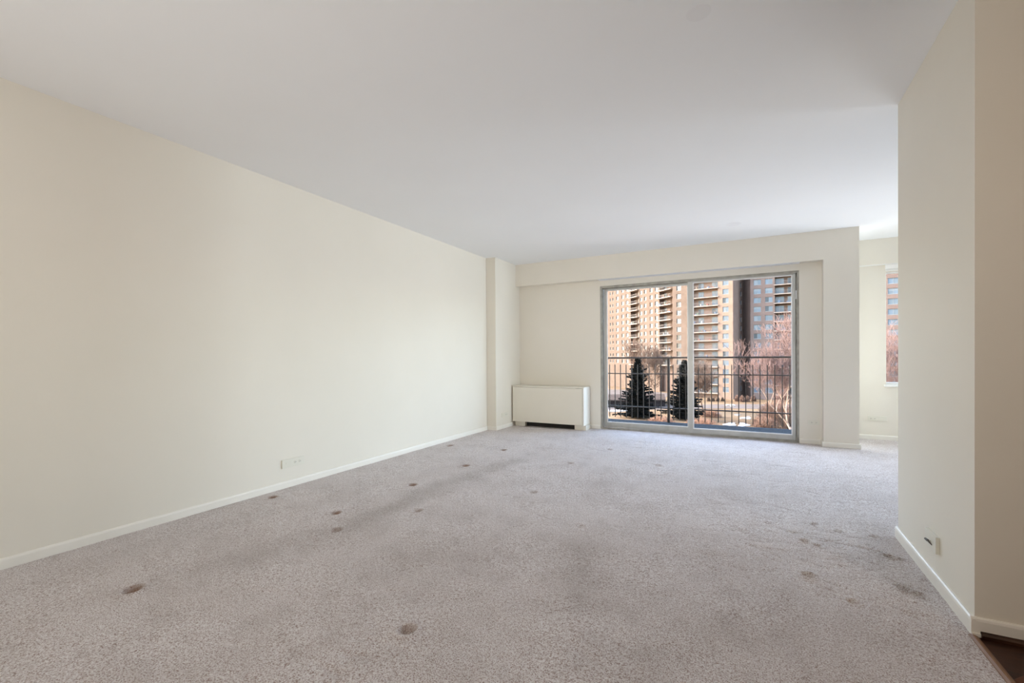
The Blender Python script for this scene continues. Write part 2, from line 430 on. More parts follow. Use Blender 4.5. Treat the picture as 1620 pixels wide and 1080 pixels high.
# hallway wood floor: individual dark parquet blocks in a herringbone
def wood_floor():
    root = struct(MB().box(CX0 + .002, XD, YBK, YR2, -0.03, -0.016).build('floor', DARK), 'dark parquet floor at the bottom right')
    L, w, g = 0.30, 0.075, 0.0028
    meshes = []
    for m in WOOD:
        b = MB().box(-L / 2 + g, L / 2 - g, -w / 2 + g, w / 2 - g, -0.016, -0.001)
        o = b.build('parquet_block', m, None, bevel=0.0012)
        meshes.append(o.data); bpy.data.objects.remove(o)
    n = 0
    a = R(45)
    for i in range(-14, 30):
        for j in range(-14, 30):
            # herringbone lattice
            for kind in (0, 1):
                u = i * w + j * L if kind == 0 else i * w + j * L
                v = i * w - j * L if kind == 0 else i * w - j * L
                if kind == 0: cx, cy, rz = u + L / 2, v + w / 2, 0
                else: cx, cy, rz = u + w / 2, v + w + L / 2, math.pi / 2
                x = 1.2 + cx * math.cos(a) - cy * math.sin(a); y = 1.6 + cx * math.sin(a) + cy * math.cos(a)
                if x < CX0 + 0.10 or x > 1.7 or y > YR2 - 0.14 or y < 1.2: continue
                o = bpy.data.objects.new('parquet_block', meshes[(i * 3 + j * 5 + kind) % 3])
                COL.objects.link(o); o.parent = root
                o.location = (x, y, 0); o.rotation_euler = (0, 0, rz + a)
                n += 1
    b = MB().box(CX0 + .02, XD, YBK, YR2, -0.016, -0.003)
    b.build('subfloor', WOOD[2], root)
    b = MB().box(1.7, XD, YBK, YR2, -0.0029, -0.001); b.build('plank_field', WOOD[0], root)['kind'] = 'stuff'
    return root
wood_floor()
# threshold between carpet and wood, slightly angled as in the photograph
th = MB()
for (dx, z1, mi) in ((0.0, 0.006, 0), (0.014, 0.0035, 1)):
    pass
thp = [(0.000, -0.010), (0.028, -0.010), (0.026, 0.002), (0.018, 0.0055), (0.010, 0.006), (0.002, 0.003)]
th.prism([(CX0 - 0.004 + u, v) for u, v in thp], 'y', YBK, YR2 - 0.014)
struct(th.build('trim_4', noisy('threshold_wood', (0.20, 0.105, 0.055), (0.30, 0.17, 0.10), 12.0, 0.3, 0.1, 80.0, stretch=(1, .1, 1)), smooth=False), 'brown wooden threshold strip along the carpet edge')

# ------------------------------------------------------------------ baseboards
BH, BT = 0.055, 0.013
def bprof(sgn, at, base='x'):
    # profile with eased top, protruding by sgn*BT from coordinate 'at'
    pts = [(0, 0), (BT, 0), (BT, BH * .78), (BT * .8, BH * .92), (BT * .45, BH), (0, BH)]
    pr = [(at + sgn * u, v) for u, v in pts]
    return pr if sgn > 0 else pr[::-1]
def bb(name, axis, sgn, at, a0, a1, label=None, z0=0.0):
    b = MB(); b.prism([(u, v + z0) for u, v in bprof(sgn, at)], axis, a0, a1)
    return struct(b.build(name, BASE), label)
bb('baseboard_left', 'y', 1, XL, YBK, YP, 'white baseboard along the long left wall')
bb('baseboard_pilaster', 'x', -1, YP, XL, XP + BT)
bb('baseboard_pilaster', 'y', 1, XP, YP, YB)
bb('baseboard_back', 'x', -1, YB, XP, DL)
bb('baseboard_back', 'x', -1, YB, DR, PX1)
bb('baseboard_pier', 'x', -1, YS, PX1 - BT, PX2 + BT)
bb('baseboard_pier', 'y', -1, PX1, YS, YB)
bb('baseboard_pier', 'y', 1, PX2, YS, YF)
bb('baseboard_far', 'x', -1, YF + 0.012, PX2, XD)
# partition baseboards (long face is slightly slanted)
def slant_board():
    ang = math.atan2(XR2 - XR1, YR1 - YR2)
    L = math.hypot(XR2 - XR1, YR1 - YR2)
    h = BH + .006
    b = MB(); b.prism([(0, 0), (0, h), (-BT * .45, h), (-BT * .8, h * .92), (-BT, h * .78), (-BT, 0)], 'y', -BT, L + BT)
    o = b.build('baseboard_partition', BASE); o.location = (XR2, YR2, 0); o.rotation_euler = (0, 0, ang)
    return struct(o, 'white baseboard along the partition')
slant_board()
bb('baseboard_end', 'x', -1, YR2, XR2 - BT, XD, 'baseboard on the dim end face of the partition', 0.012)
bb('baseboard_dining', 'x', 1, YR1, XR1, XD)
b = MB(); b.prism([(YR2 - BT, -0.001), (YR2 - BT - .014, -0.001), (YR2 - BT - .013, .010), (YR2 - BT - .008, .017), (YR2 - BT, .020)], 'x', XR2 + .012, XD)
struct(b.build('trim_5', WOOD[2]), 'dark wooden shoe moulding under the baseboard')
# light wooden corner bit left of the moulding
struct(MB().box(XR2 - BT, XR2 + .012, YR2 - BT - .006, YR2 - BT, -0.001, .012).build('trim_6', BASE))

# ------------------------------------------------------------------ sliding glass door
door = struct(empty('door_1', (0, 0, 0)), 'aluminium sliding glass door to the balcony')
def part(mb, name, mat, parent=door, bevel=0.0):
    return mb.build(name, mat, parent, bevel=bevel)
Y0 = YB + 0.012
fr = MB()
fr.box(DL, DL + .022, Y0, Y0 + .12, 0, ZH); fr.box(DL + .022, DL + .030, Y0 + .022, Y0 + .028, 0, ZH)
fr.box(DR - .020, DR, Y0, Y0 + .12, 0, ZH); fr.box(DR - .034, DR - .020, Y0 + .05, Y0 + .056, 0, ZH)
fr.box(DL + .022, DR - .02, Y0, Y0 + .12, ZH - .014, ZH); fr.box(DL + .022, DR - .02, Y0, Y0 + .006, ZH - .03, ZH - .014); fr.box(DL + .022, DR - .02, Y0 + .056, Y0 + .062, ZH - .04, ZH - .014)
part(fr, 'door_frame', ALUD, bevel=0.0012)
sl = MB()
sl.box(DL, DR, Y0 - .008, Y0 + .12, -0.02, 0.012); sl.box(DL, DR, Y0 - .002, Y0 + .004, 0.012, .026); sl.box(DL, DR, Y0 + .03, Y0 + .034, 0.012, .022); sl.box(DL, DR, Y0 + .066, Y0 + .07, 0.012, .022)
part(sl, 'sill_track', ALUD, bevel=0.001)
def panel(name, x0, x1, y0, y1, z0, z1, sl_, sr, st, sb, label):
    root = empty(name, (0, 0, 0), 0, door)
    root['label'] = label
    m = MB()
    m.box(x0, x0 + sl_, y0, y1, z0, z1); m.box(x1 - sr, x1, y0, y1, z0, z1)
    m.box(x0 + sl_, x1 - sr, y0, y1, z1 - st, z1); m.box(x0 + sl_, x1 - sr, y0, y1, z0, z0 + sb)
    m.build('panel_frame', ALU, root, bevel=0.0025)
    gx0, gx1, gz0, gz1 = x0 + sl_, x1 - sr, z0 + sb, z1 - st
    bd = MB(); t = .012; yb0, yb1 = y0 + .003, y0 + .014
    bd.box(gx0, gx0 + t, yb0, yb1, gz0, gz1); bd.box(gx1 - t, gx1, yb0, yb1, gz0, gz1)
    bd.box(gx0 + t, gx1 - t, yb0, yb1, gz1 - t, gz1); bd.box(gx0 + t, gx1 - t, yb0, yb1, gz0, gz0 + t)
    bd.build('glazing_bead', BEAD, root, bevel=0.001)
    ym = (y0 + y1) / 2
    g = MB().box(gx0 + .001, gx1 - .001, ym, ym + .0015, gz0 + .001, gz1 - .001)
    g.build('glass_pane', GLASS, root)
    return root
pl = panel('fixed_panel', DL + .030, -0.645, Y0 + .072, Y0 + .106, 0.022, 1.998, .040, .035, .018, .067, 'fixed glass panel on the left')
pr = panel('sliding_panel', -0.680, DR - .034, Y0 + .012, Y0 + .046, 0.026, 2.008, .062, .030, .018, .056, 'sliding glass panel on the right')
# rib on the meeting stile
MB().box(-.668, -.660, Y0 + .005, Y0 + .012, .03, 2.0).box(-.645, -.638, Y0 + .007, Y0 + .012, .03, 2.0).build('stile_rib', ALU, pr)
lt = MB(); lt.box(DR - .0335, DR - .0215, Y0 + .000, Y0 + .012, 1.70, 1.80); lt.box(DR - .031, DR - .024, Y0 - .008, Y0, 1.715, 1.745)
part(lt, 'door_latch', BEAD, bevel=0.0015)['label'] = 'small white latch on the right jamb'

# ------------------------------------------------------------------ far window
win = struct(empty('window_1', (0, 0, 0)), 'tall window in the dining end, partly hidden by the partition')
YW = YF + 0.012
m = MB(); t = .035; ys0, ys1 = YW + .05, YW + .09
m.box(FX0, FX0 + .012, ys0, ys1, FZ0, FZ1); m.box(FX1 - t, FX1, ys0, ys1, FZ0, FZ1)
m.box(FX0 + .012, FX1 - t, ys0, ys1, FZ1 - .02, FZ1); m.box(FX0 + .012, FX1 - t, ys0, ys1, FZ0, FZ0 + .026); m.box(2.48, 2.53, ys0, ys1, FZ0 + .026, FZ1 - .02)
m.build('window_frame', BEAD, win, bevel=0.002)
MB().box(FX0 + .011, FX1 - t, ys0 + .018, ys0 + .0195, FZ0 + .02, FZ1 - .01).build('glass_pane', GLASS, win)
MB().box(FX0 - .022, FX1 + .02, YW - .030, YW + .05, FZ0 - .026, FZ0 - .001).build('window_sill', TRIMW, win, bevel=0.004)
m = MB(); m.box(FX0 - .012, FX1 + .02, YW - .022, YW, 2.062, 2.117); m.box(FX0 - .008, FX1 + .02, YW - .014, YW, 2.040, 2.060)
m.build('window_head', TRIMW, win, bevel=0.002)

# ------------------------------------------------------------------ convector cabinet under the soffit
UX0, UX1, UY0, UY1, UZ0, UZ1 = -3.112, -1.997, 5.950, YB - BT - .002, 0.074, 0.606
u = empty('convector_cabinet', (UX0, UY0, 0))
tag(u, 'cream metal convector heater cabinet standing against the far wall left of the glass door', 'heater')
def up(mb, name, mat, bevel=0.0015, smooth=False):
    mb.v = [(a - UX0, b_ - UY0, c) for a, b_, c in mb.v]
    return mb.build(name, mat, u, bevel=bevel)
m = MB()
m.box(UX0, UX0 + .018, UY0, UY1, UZ0, UZ1 - .016); m.box(UX0 + .018, UX1 - .018, UY1 - .012, UY1, UZ0, UZ1 - .016); m.box(UX0 + .018, UX1 - .018, UY0 + .03, UY1 - .012, UZ0, UZ0 + .012)
up(m, 'cabinet_body', UNITM)
up(MB().box(UX1 - .018, UX1, UY0 - .001, UY1, UZ0 - .004, UZ1 - .016), 'side_panel', UNITSIDE)
up(MB().box(UX0 + .012, UX1 - .022, UY0 - .004, UY0 + .012, UZ0 + .002, UZ1 - .019), 'front_panel', UNITM)
# top with a long slotted outlet grille and a square control opening
gx0, gx1, gy0, gy1 = UX0 + .26, UX1 - .22, UY0 + .10, UY0 + .20
cx0, cx1, cy0, cy1 = UX1 - .145, UX1 - .045, UY0 + .06, UY0 + .15
m = MB(); zt0, zt1 = UZ1 - .016, UZ1
m.box(UX0, gx0, UY0, UY1, zt0, zt1); m.box(gx0, gx1, UY0, gy0, zt0, zt1); m.box(gx0, gx1, gy1, UY1, zt0, zt1); m.box(gx1, cx0, UY0, UY1, zt0, zt1)
m.box(cx0, cx1, UY0, cy0, zt0, zt1); m.box(cx0, cx1, cy1, UY1, zt0, zt1); m.box(cx1, UX1, UY0, UY1, zt0, zt1)
up(m, 'top_panel', UNITM, 0.0)
m = MB()
for k in range(7):
    yy = gy0 + .008 + k * .0135
    m.box(gx0, gx1, yy, yy + .005, zt0 + .002, zt1 - .001)
up(m, 'outlet_grille', UNITM, 0.0)
up(MB().box(cx0 + .001, cx1 - .001, cy0 + .001, cy1 - .001, zt0 - .03, zt0 - .001).box(cx0 + .03, cx0 + .045, cy0 + .03, cy0 + .045, zt0, zt1 - .002), 'control_well', DARK, 0.0)
up(MB().box(UX0 + .02, UX0 + .185, UY0 + .05, UY0 + .20, 0, UZ0 - .001), 'foot', UNITM)
up(MB().box(UX1 - .155, UX1 + .012, UY0 + .05, UY1 - .02, 0, UZ0 - .005), 'foot', UNITM)
up(MB().box(UX0 + .19, UX1 - .16, UY0 + .10, UY0 + .13, 0.003, UZ0), 'inner_baffle', DARK, 0.0)

# ------------------------------------------------------------------ outlets
def outlet(label, loc, rz, w, h, sockets, extra=None, depth=.007, group=None):
    """plate lies in local XZ, facing local -Y; centre bottom-left at origin"""
    r = empty('wall_outlet', loc, rz)
    tag(r, label, 'outlet', group)
    MB().box(0, w, -depth, 0.0, 0, h).build('cover_plate', PLATE, r, bevel=0.001)
    for (sx, sz) in sockets:
        n = 16; q = .0125
        pr = [(sx + q * math.cos(2 * math.pi * k / n), sz + q * 1.05 * max(-.82, min(.82, math.sin(2 * math.pi * k / n)))) for k in range(n)]
        s = MB(); s.prism(pr, 'y', -depth - .0022, -depth + .001)
        s.build('socket', PLATE, r)
        g = MB()
        g.box(sx - .0065, sx + .0005, -depth - .0027, -depth - .0015, sz + .003, sz + .0052); g.box(sx - .0065, sx + .0005, -depth - .0027, -depth - .0015, sz - .0052, sz - .003); g.box(sx + .004, sx + .0075, -depth - .0027, -depth - .0015, sz - .0018, sz + .0018)
        g.build('slot', SLOT, r)
    if extra: extra(r, depth)
    return r
def blank_round(sx, sz, q=.0115):
    def f(r, depth):
        n = 18
        pr = [(sx + q * math.cos(2 * math.pi * k / n), sz + q * math.sin(2 * math.pi * k / n)) for k in range(n)]
        MB().prism(pr, 'y', -depth - .0016, -depth + .001).build('blank_insert', PLATE, r)
    return f
# local +X of a plate on the left wall (facing +X) runs along +Y
outlet('ivory wall outlet low on the long left wall above the baseboard', (XL, 2.292, .158), R(90), .199, .068, [(.119, .034), (.160, .034)], blank_round(.045, .034), .009)
outlet('small ivory outlet on the side of the far left pilaster', (XP, 5.636, .165), R(90), .183, .060, [(.110, .03), (.148, .03)], blank_round(.045, .03))
outlet('small ivory outlet between the glass door and the pier', (.638, YB, .220), 0, .112, .058, [(.036, .03), (.078, .03)])
outlet('long ivory outlet plate under the far window', (1.316, YF + .012, .227), 0, .188, .058, [(.034, .028), (.072, .028)], blank_round(.145, .028))
def jack(r, depth):
    m = MB(); m.box(.058, .078, -depth - .003, -depth + .001, .026, .040)
    m.build('jack_socket', PLATE, r, bevel=.001)
    m = MB(); m.tube((.052, -depth - .012, .036), (.072, -depth - .009, .035), .0045, .0055, 10); m.tube((.072, -depth - .009, .035), (.098, -depth - .001, .024), .004, .0015, 8)
    m.build('plug_stub', SLOT, r)
# partition long face looks to -X: local +X runs along -Y
outlet('ivory jack plate with a dark plug stub low on the right partition', (XR2 + (2.747 - YR2) / (YR1 - YR2) * (XR1 - XR2), 2.747, .155), R(-90) + math.atan2(XR2 - XR1, YR1 - YR2), .142, .075, [], jack, .014)

# ------------------------------------------------------------------ balcony
YD, ZD = 7.90, -0.08
struct(MB().box(-5.2, 0.93, YB + WT, YD, ZD - .18, ZD).build('balcony_floor', DECKM), 'blue grey balcony floor outside the glass door')
rail = empty('balcony_railing', (-2.6, 7.85, ZD))
tag(rail, 'dark brown iron railing along the balcony edge outside the glass door', 'railing')
RX0, RX1 = -5.1, 1.05   # local 0 .. RX1-RX0
def rp(mb, name, mat=IRON, bevel=.0):
    mb.v = [(a + 2.6, b_ - 7.85, c - ZD) for a, b_, c in mb.v]
    return mb.build(name, mat, rail, bevel=bevel)
rp(MB().box(-5.1, 0.90, 7.828, 7.872, 0.992, 1.020), 'top_rail', bevel=.004)
rp(MB().box(-5.1, 0.90, 7.84, 7.86, .724, .741), 'middle_rail')
rp(MB().box(-5.1, 0.90, 7.84, 7.86, .150, .168), 'bottom_rail')
for px in (-1.155, 0.86, -3.66):
    rp(MB().box(px - .020, px + .020, 7.832, 7.868, ZD, 0.992), 'post', bevel=.003)
pk = None
x0 = -0.01 - 0.0975 * 25
k = 0
for i in range(0, 34):
    x = x0 + i * 0.0975 - .0
    if abs(x + 1.155) < .03: continue
    if pk is None:
        pk = rp(MB().box(-.0065, .0065, 7.8435, 7.8565, -.035, .890), 'picket')
        base = pk.location.copy()
        pk.location.x = x; continue
    o = pk.copy(); COL.objects.link(o); o.parent = rail; o.location.x = x

# outer shell of our own building (its wall shades the balcony)
BRK_OWN = noisy('own_brick', (0.33, 0.24, 0.18), (0.40, 0.29, 0.22), 3.0, 0.9)
wo = MB()
wo.box(-32, XL - WT - .001, YB, YB + WT, -12.6, 16); wo.box(XL - WT - .001, PX2 - WT, YB + .001, YB + WT - .001, H + .201, 16); wo.box(XL - WT - .001, PX2 - WT, YB + .001, YB + WT - .001, -12.6, -.27)
wo.box(PX2 - WT, 12, YF + .001, YF + WT - .001, H + .201, 16); wo.box(PX2 - WT, 12, YF + .001, YF + WT - .001, -12.6, -.27); wo.box(XD + WT + .001, 12, YF, YF + WT, -.27, H + .2)
struct(wo.build('wall_outer', BRK_OWN))

# ------------------------------------------------------------------ ground far below
GZ = -12.4
def ground_mat():
    m = noisy('winter_grass', (0.135, 0.088, 0.052), (0.185, 0.128, 0.080), 0.12, 0.95, 0, detail=8, lo=.38, hi=.62)
    return m
gs = MB(); gs.quad((-420, 4, GZ), (420, 4, GZ), (420, 620, GZ), (-420, 620, GZ))
tag(gs.build('lawn', ground_mat()), 'dry winter lawn between the trees and the towers', 'lawn', kind='structure')
ROADM = noisy('asphalt', (0.105, 0.086, 0.077), (0.135, 0.113, 0.102), 0.5, 0.9)
def gpoly(name, pts, z, mat, th=0.05):
    """pts: (photo column, photo row) on the ground plane -> real polygon with thickness"""
    q = []
    for px, py in pts:
        d = F * (EYE - GZ) / (py - 568.0 + (px - 810) * 0.0) if False else F * (EYE - GZ) / (py - gh(px))
        q.append(ext(px, d))
    m = MB(); m.prism([(p.x, p.y) for p in q], 'z', GZ + z - .001, GZ + z + th)
    return m.build(name, mat)
def gh(px):
    return CY - F * 0.007 - 0.0065 * (px - 810) + 0.0
tag(gpoly('road', [(900, 651), (1100, 646), (1170, 646), (1330, 650), (1330, 640), (1170, 639.5), (1100, 640), (900, 641)][::-1], .0, ROADM), 'pale asphalt road crossing in front of the towers', 'road', kind='structure')
tag(gpoly('parking_lot', [(900, 636), (1045, 634), (1062, 622), (1000, 617), (900, 614)][::-1], .002, ROADM), 'pale empty parking area left of the conifers', 'parking lot', kind='structure')
SNOW = noisy('snow', (0.30, 0.31, 0.33), (0.35, 0.355, 0.37), 1.0, 0.6, 0)
def snow(cx, cy_, w, h, n, label):
    pts = []
    for k in range(n):
        a = 2 * math.pi * k / n; r = 1 + .28 * math.sin(3 * a + cx) + .15 * math.sin(5 * a + cy_)
        pts.append((cx + w * r * math.cos(a), cy_ + h * r * math.sin(a)))
    o = gpoly('snow_patch', pts, .01, SNOW, .10)
    tag(o, label, 'snow')
snow(1155, 671.5, 9, 2.2, 18, 'thin snow patch at the lawn edge, left one of the nearest pair')
snow(1176, 672.5, 8, 2.8, 18, 'rounded snow patch at the lawn edge, right one of the nearest pair')
snow(1180, 661.5, 9, 1.5, 18, 'snow patch behind the nearest pair on the lawn')
snow(1166, 656.5, 4, .8, 14, 'small snow patch beside the road')
snow(1133, 654, 5, .7, 14, 'sliver of snow on the lawn left of the others')
snow(976, 650, 16, 1.3, 18, 'shaded snow strip at the far left below the railing')

# ------------------------------------------------------------------ apartment towers
def brick(name, a, b_):
    m = newmat(name, a, .9, 0, .2)
    tc = nd(m, 'ShaderNodeTexCoord')
    n = nd(m, 'ShaderNodeTexNoise', Scale=0.5, Detail=8.0, Roughness=.7); lk(m, tc.outputs['Object'], n.inputs['Vector'])
    r = ramp(m, [(.35, a), (.65, b_)]); lk(m, n.outputs['Fac'], r.inputs[0])
    lk(m, r.outputs[0], bsdf(m).inputs['Base Color'])
    return m
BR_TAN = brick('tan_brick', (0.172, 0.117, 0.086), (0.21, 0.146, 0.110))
BR_TAN1 = brick('tan_brick_darkened', (0.086, 0.062, 0.048), (0.110, 0.081, 0.064))  # tan brick darkened in colour to offset the stronger sun on it
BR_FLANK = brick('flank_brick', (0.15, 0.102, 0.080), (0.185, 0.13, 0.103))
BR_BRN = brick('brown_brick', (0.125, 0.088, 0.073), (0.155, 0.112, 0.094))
SLABM = noisy('slab_concrete', (0.24, 0.19, 0.15), (0.30, 0.24, 0.20), .8, .9)
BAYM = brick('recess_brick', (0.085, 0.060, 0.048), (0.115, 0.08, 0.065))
BAYL = brick('recess_brick_sunlit', (0.17, 0.115, 0.09), (0.21, 0.145, 0.115))  # lighter copy: sun reaching into the recess put into the colour
WFR = newmat('window_frame_paint', (0.15, 0.145, 0.14), .5)
PANES = [newmat('pane_' + n, c, .25, 0, .3) for n, c in (('pale', (0.085, 0.105, 0.12)), ('mid', (0.09, 0.115, 0.14)), ('dark', (0.03, 0.036, 0.042)), ('bright', (0.12, 0.135, 0.145)))]
RAILM = newmat('balcony_rail_dark', (0.10, 0.08, 0.07), .6)
CLUT = [newmat('clutter_' + n, c, .7) for n, c in (('white', (.32, .32, .32)), ('red', (.20, .07, .05)), ('green', (.07, .10, .07)), ('blue', (.08, .12, .18)), ('wood', (.15, .10, .06)))]
PANES1 = [newmat('lit_pane_' + n, c, .3, 0, .25) for n, c in (('pale', (0.058, 0.075, 0.090)), ('mid', (0.035, 0.045, 0.056)), ('dark', (0.014, 0.017, 0.020)), ('bright', (0.082, 0.092, 0.100)))]  # panes and frames darkened in colour to offset sun on the left tower
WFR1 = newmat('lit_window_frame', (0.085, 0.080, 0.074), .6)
_wcache = {}
def winmesh(w, h, v, lit=False):
    key = (round(w, 2), round(h, 2), v, lit)
    if key in _wcache: return _wcache[key]
    r = random.Random(v * 13 + 5)
    m = MB(); t = .07
    # local: x along wall, -y out, z up; set back in the reveal by the caller
    m.box(-w / 2, -w / 2 + t, -.04, .03, -h / 2, h / 2, 0); m.box(w / 2 - t, w / 2, -.04, .03, -h / 2, h / 2, 0)
    m.box(-w / 2 + t, w / 2 - t, -.04, .03, h / 2 - t, h / 2, 0); m.box(-w / 2 + t, w / 2 - t, -.04, .03, -h / 2, -h / 2 + t, 0)
    m.box(-.04, .04, -.04, .03, -h / 2 + t, h / 2 - t, 0)
    a, b_ = r.choice([(1, 0), (0, 0), (2, 0), (0, 3), (1, 1), (3, 0), (2, 1), (0, 1)])
    split = h / 2 - t if r.random() < .6 else h * r.uniform(-.2, .3)
    for (xa, xb, p) in ((-w / 2 + t, -.04, a), (.04, w / 2 - t, b_)):
        m.quad((xa, 0, -h / 2 + t), (xb, 0, -h / 2 + t), (xb, 0, h / 2 - t), (xa, 0, h / 2 - t), 1 + p)
        if split < h / 2 - t:
            m.quad((xa, -.012, split), (xb, -.012, split), (xb, -.012, h / 2 - t), (xa, -.012, h / 2 - t), 4)
    m.box(-w / 2 - .05, w / 2 + .05, -.22, -.02, -h / 2 - .10, -h / 2, 0)
    o = m.build('window', ([WFR1] + PANES1) if lit else ([WFR] + PANES))
    me = o.data; bpy.data.objects.remove(o)
    _wcache[key] = me
    return me
def hit(P0, P1, px):
    """where the photo column px meets the line P0-P1 seen from the camera's place: distance along the line"""
    d = ext(px, 1.0); e = P1 - P0
    # P0 + s*e = t*d
    det = e.x * (-d.y) + d.x * e.y
    s = (-P0.x * (-d.y) + (-d.x) * P0.y * 1.0) / det if False else None
    A = np.array([[e.x, -d.x], [e.y, -d.y]]); bvec = np.array([-P0.x, -P0.y])
    s, t = np.linalg.solve(A, bvec)
    return float(s) * e.length
def facade(root, a, b_, brickm, wins, bays, anchor, rows, top, storey=2.75, baym=None):
    """a, b_: (px, depth) of the left and right end. wins: (px, width m, height m). bays: (px0, px1, recess, slab out, door px list).
    anchor: (px,row) of one window centre; rows: (lowest, highest) storey relative to it"""
    P0 = ext(*a); P1 = ext(*b_); e = (P1 - P0); L = e.length; ang = math.atan2(e.y, e.x)
    fo = empty('tmp')
    ap = P0 + e / L * hit(P0, P1, anchor[0]); dep = ap.dot(_fwd)
    zc0 = EYE + (gh(anchor[0]) - anchor[1]) / F * dep
    zs = [zc0 + k * storey for k in range(rows[0], rows[1] + 1)]
    root_m = root.location
    def tf(m):   # local facade frame -> root local
        out = []
        for (x, y, z) in m.v:
            out.append((P0.x + x * math.cos(ang) - y * math.sin(ang) - root_m.x, P0.y + x * math.sin(ang) + y * math.cos(ang) - root_m.y, z - root_m.z))
        m.v = out; return m
    items = []
    for (px, w, h) in wins:
        s = hit(P0, P1, px); items.append((s - w / 2, s + w / 2, 'w', h, px))
    for by in bays:
        s0, s1 = hit(P0, P1, by[0]), hit(P0, P1, by[1]); items.append((max(s0, 0.001), min(s1, L - .001), 'b', by, None))
    items.sort()
    wall = MB(); x = 0.0; zb = GZ - .3
    D = .22
    for it in items:
        s0, s1 = it[0], it[1]
        wall.quad((x, 0, zb), (s0, 0, zb), (s0, 0, top), (x, 0, top))
        if it[2] == 'w':
            h = it[3]; z = zb
            for zc in zs:
                lo, hi = zc - h / 2, zc + h / 2
                if lo < zb + .2: continue
                wall.quad((s0, 0, z), (s1, 0, z), (s1, 0, lo), (s0, 0, lo))
                wall.quad((s0, 0, lo), (s0, D, lo), (s0, D, hi), (s0, 0, hi)); wall.quad((s1, D, lo), (s1, 0, lo), (s1, 0, hi), (s1, D, hi))
                wall.quad((s0, 0, lo), (s1, 0, lo), (s1, D, lo), (s0, D, lo)); wall.quad((s0, D, hi), (s1, D, hi), (s1, 0, hi), (s0, 0, hi))
                wo_ = bpy.data.objects.new('window', winmesh(s1 - s0, h, random.randrange(8), brickm is BR_TAN1))
                COL.objects.link(wo_); wo_.parent = root
                xm = (s0 + s1) / 2; yy = D - .02
                wo_.location = (P0.x + xm * math.cos(ang) - yy * math.sin(ang) - root_m.x, P0.y + xm * math.sin(ang) + yy * math.cos(ang) - root_m.y, zc - root_m.z)
                wo_.rotation_euler = (0, 0, ang)
                z = hi
            wall.quad((s0, 0, z), (s1, 0, z), (s1, 0, top), (s0, 0, top))
        else:
            by = it[3]; rd, so, doors = by[2], by[3], by[4]
            wall.quad((s0, rd, zb), (s1, rd, zb), (s1, rd, top), (s0, rd, top), 1)
            wall.quad((s0, 0, zb), (s0, rd, zb), (s0, rd, top), (s0, 0, top), 1); wall.quad((s1, rd, zb), (s1, 0, zb), (s1, 0, top), (s1, rd, top), 1)
            wall.quad((s0, 0, top - .01), (s1, 0, top - .01), (s1, rd, top - .01), (s0, rd, top - .01), 1)
            bmesh_cache = None
            for zc in zs:
                zf = zc - 1.25
                if zf < GZ: continue
                loc = (P0.x + s0 * math.cos(ang) - root_m.x, P0.y + s0 * math.sin(ang) - root_m.y, zf - root_m.z)
                if bmesh_cache is None:
                    bo = MB().box(-.25, s1 - s0 + (.25 if so > .5 else .02), -so, rd - .02, -.22, 0).build('balcony', SLABM, root)
                    rl = MB(); w_ = s1 - s0
                    rl.box(-.2, w_ + .02, -so + .06, -so + .10, .95, 1.02); rl.box(-.2, w_ + .02, -so + .06, -so + .10, .1, .15)
                    n = max(4, int(w_ / .3))
                    for q in range(n + 1):
                        xx = -.2 + (w_ + .2) * q / n; rl.box(xx - .015, xx + .015, -so + .065, -so + .095, 0, 1.0)
                    ro = rl.build('railing', RAILM, bo)
                    bmesh_cache = (bo, ro)
                else:
                    bo = bmesh_cache[0].copy(); COL.objects.link(bo); ro = bmesh_cache[1].copy(); COL.objects.link(ro); ro.parent = bo
                bo.parent = root; bo.location = loc; bo.rotation_euler = (0, 0, ang)
                if random.random() < .5:
                    cm = MB()
                    for q in range(random.randint(2, 5)):
                        cxx = random.uniform(.1, max(.3, s1 - s0 - .7)); ww = random.uniform(.25, .6); hh = random.uniform(.3, .95)
                        cm.box(cxx, cxx + ww, -so * .6, -so * .6 + .4, 0.001, hh, random.randrange(5)); cm.box(cxx + .05, cxx + .12, -so * .6 + .1, -so * .6 + .17, hh, hh + .4, 4)
                    cm.build('balcony_clutter', CLUT, bo)['kind'] = 'stuff'
                for (dpx, dw) in doors:
                    sd = hit(P0, P1, dpx)
                    wo_ = bpy.data.objects.new('window', winmesh(dw, 1.9, random.randrange(8)))
                    COL.objects.link(wo_); wo_.parent = root
                    yy = rd - .05
                    wo_.location = (P0.x + sd * math.cos(ang) - yy * math.sin(ang) - root_m.x, P0.y + sd * math.sin(ang) + yy * math.cos(ang) - root_m.y, zf + 1.05 - root_m.z)
                    wo_.rotation_euler = (0, 0, ang)
        x = s1
    wall.quad((x, 0, zb), (L, 0, zb), (L, 0, top), (x, 0, top))
    # parapet
    wall.box(0, L, -.12, .3, top, top + .8)
    # depth of the block behind the face
    tf(wall)
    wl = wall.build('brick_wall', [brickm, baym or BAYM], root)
    bpy.data.objects.remove(fo)
    return wl
def block(root, pts, top, brickm, name='roof_block'):
    """solid body behind the faces so that the tower is closed and casts its shadow"""
    m = MB(); m.prism([(p.x - root.location.x, p.y - root.location.y) for p in pts], 'z', GZ - .3 - root.location.z, top - root.location.z)
    m.build(name, brickm, root)
def back_off(px, d, k, ang_from):
    pass

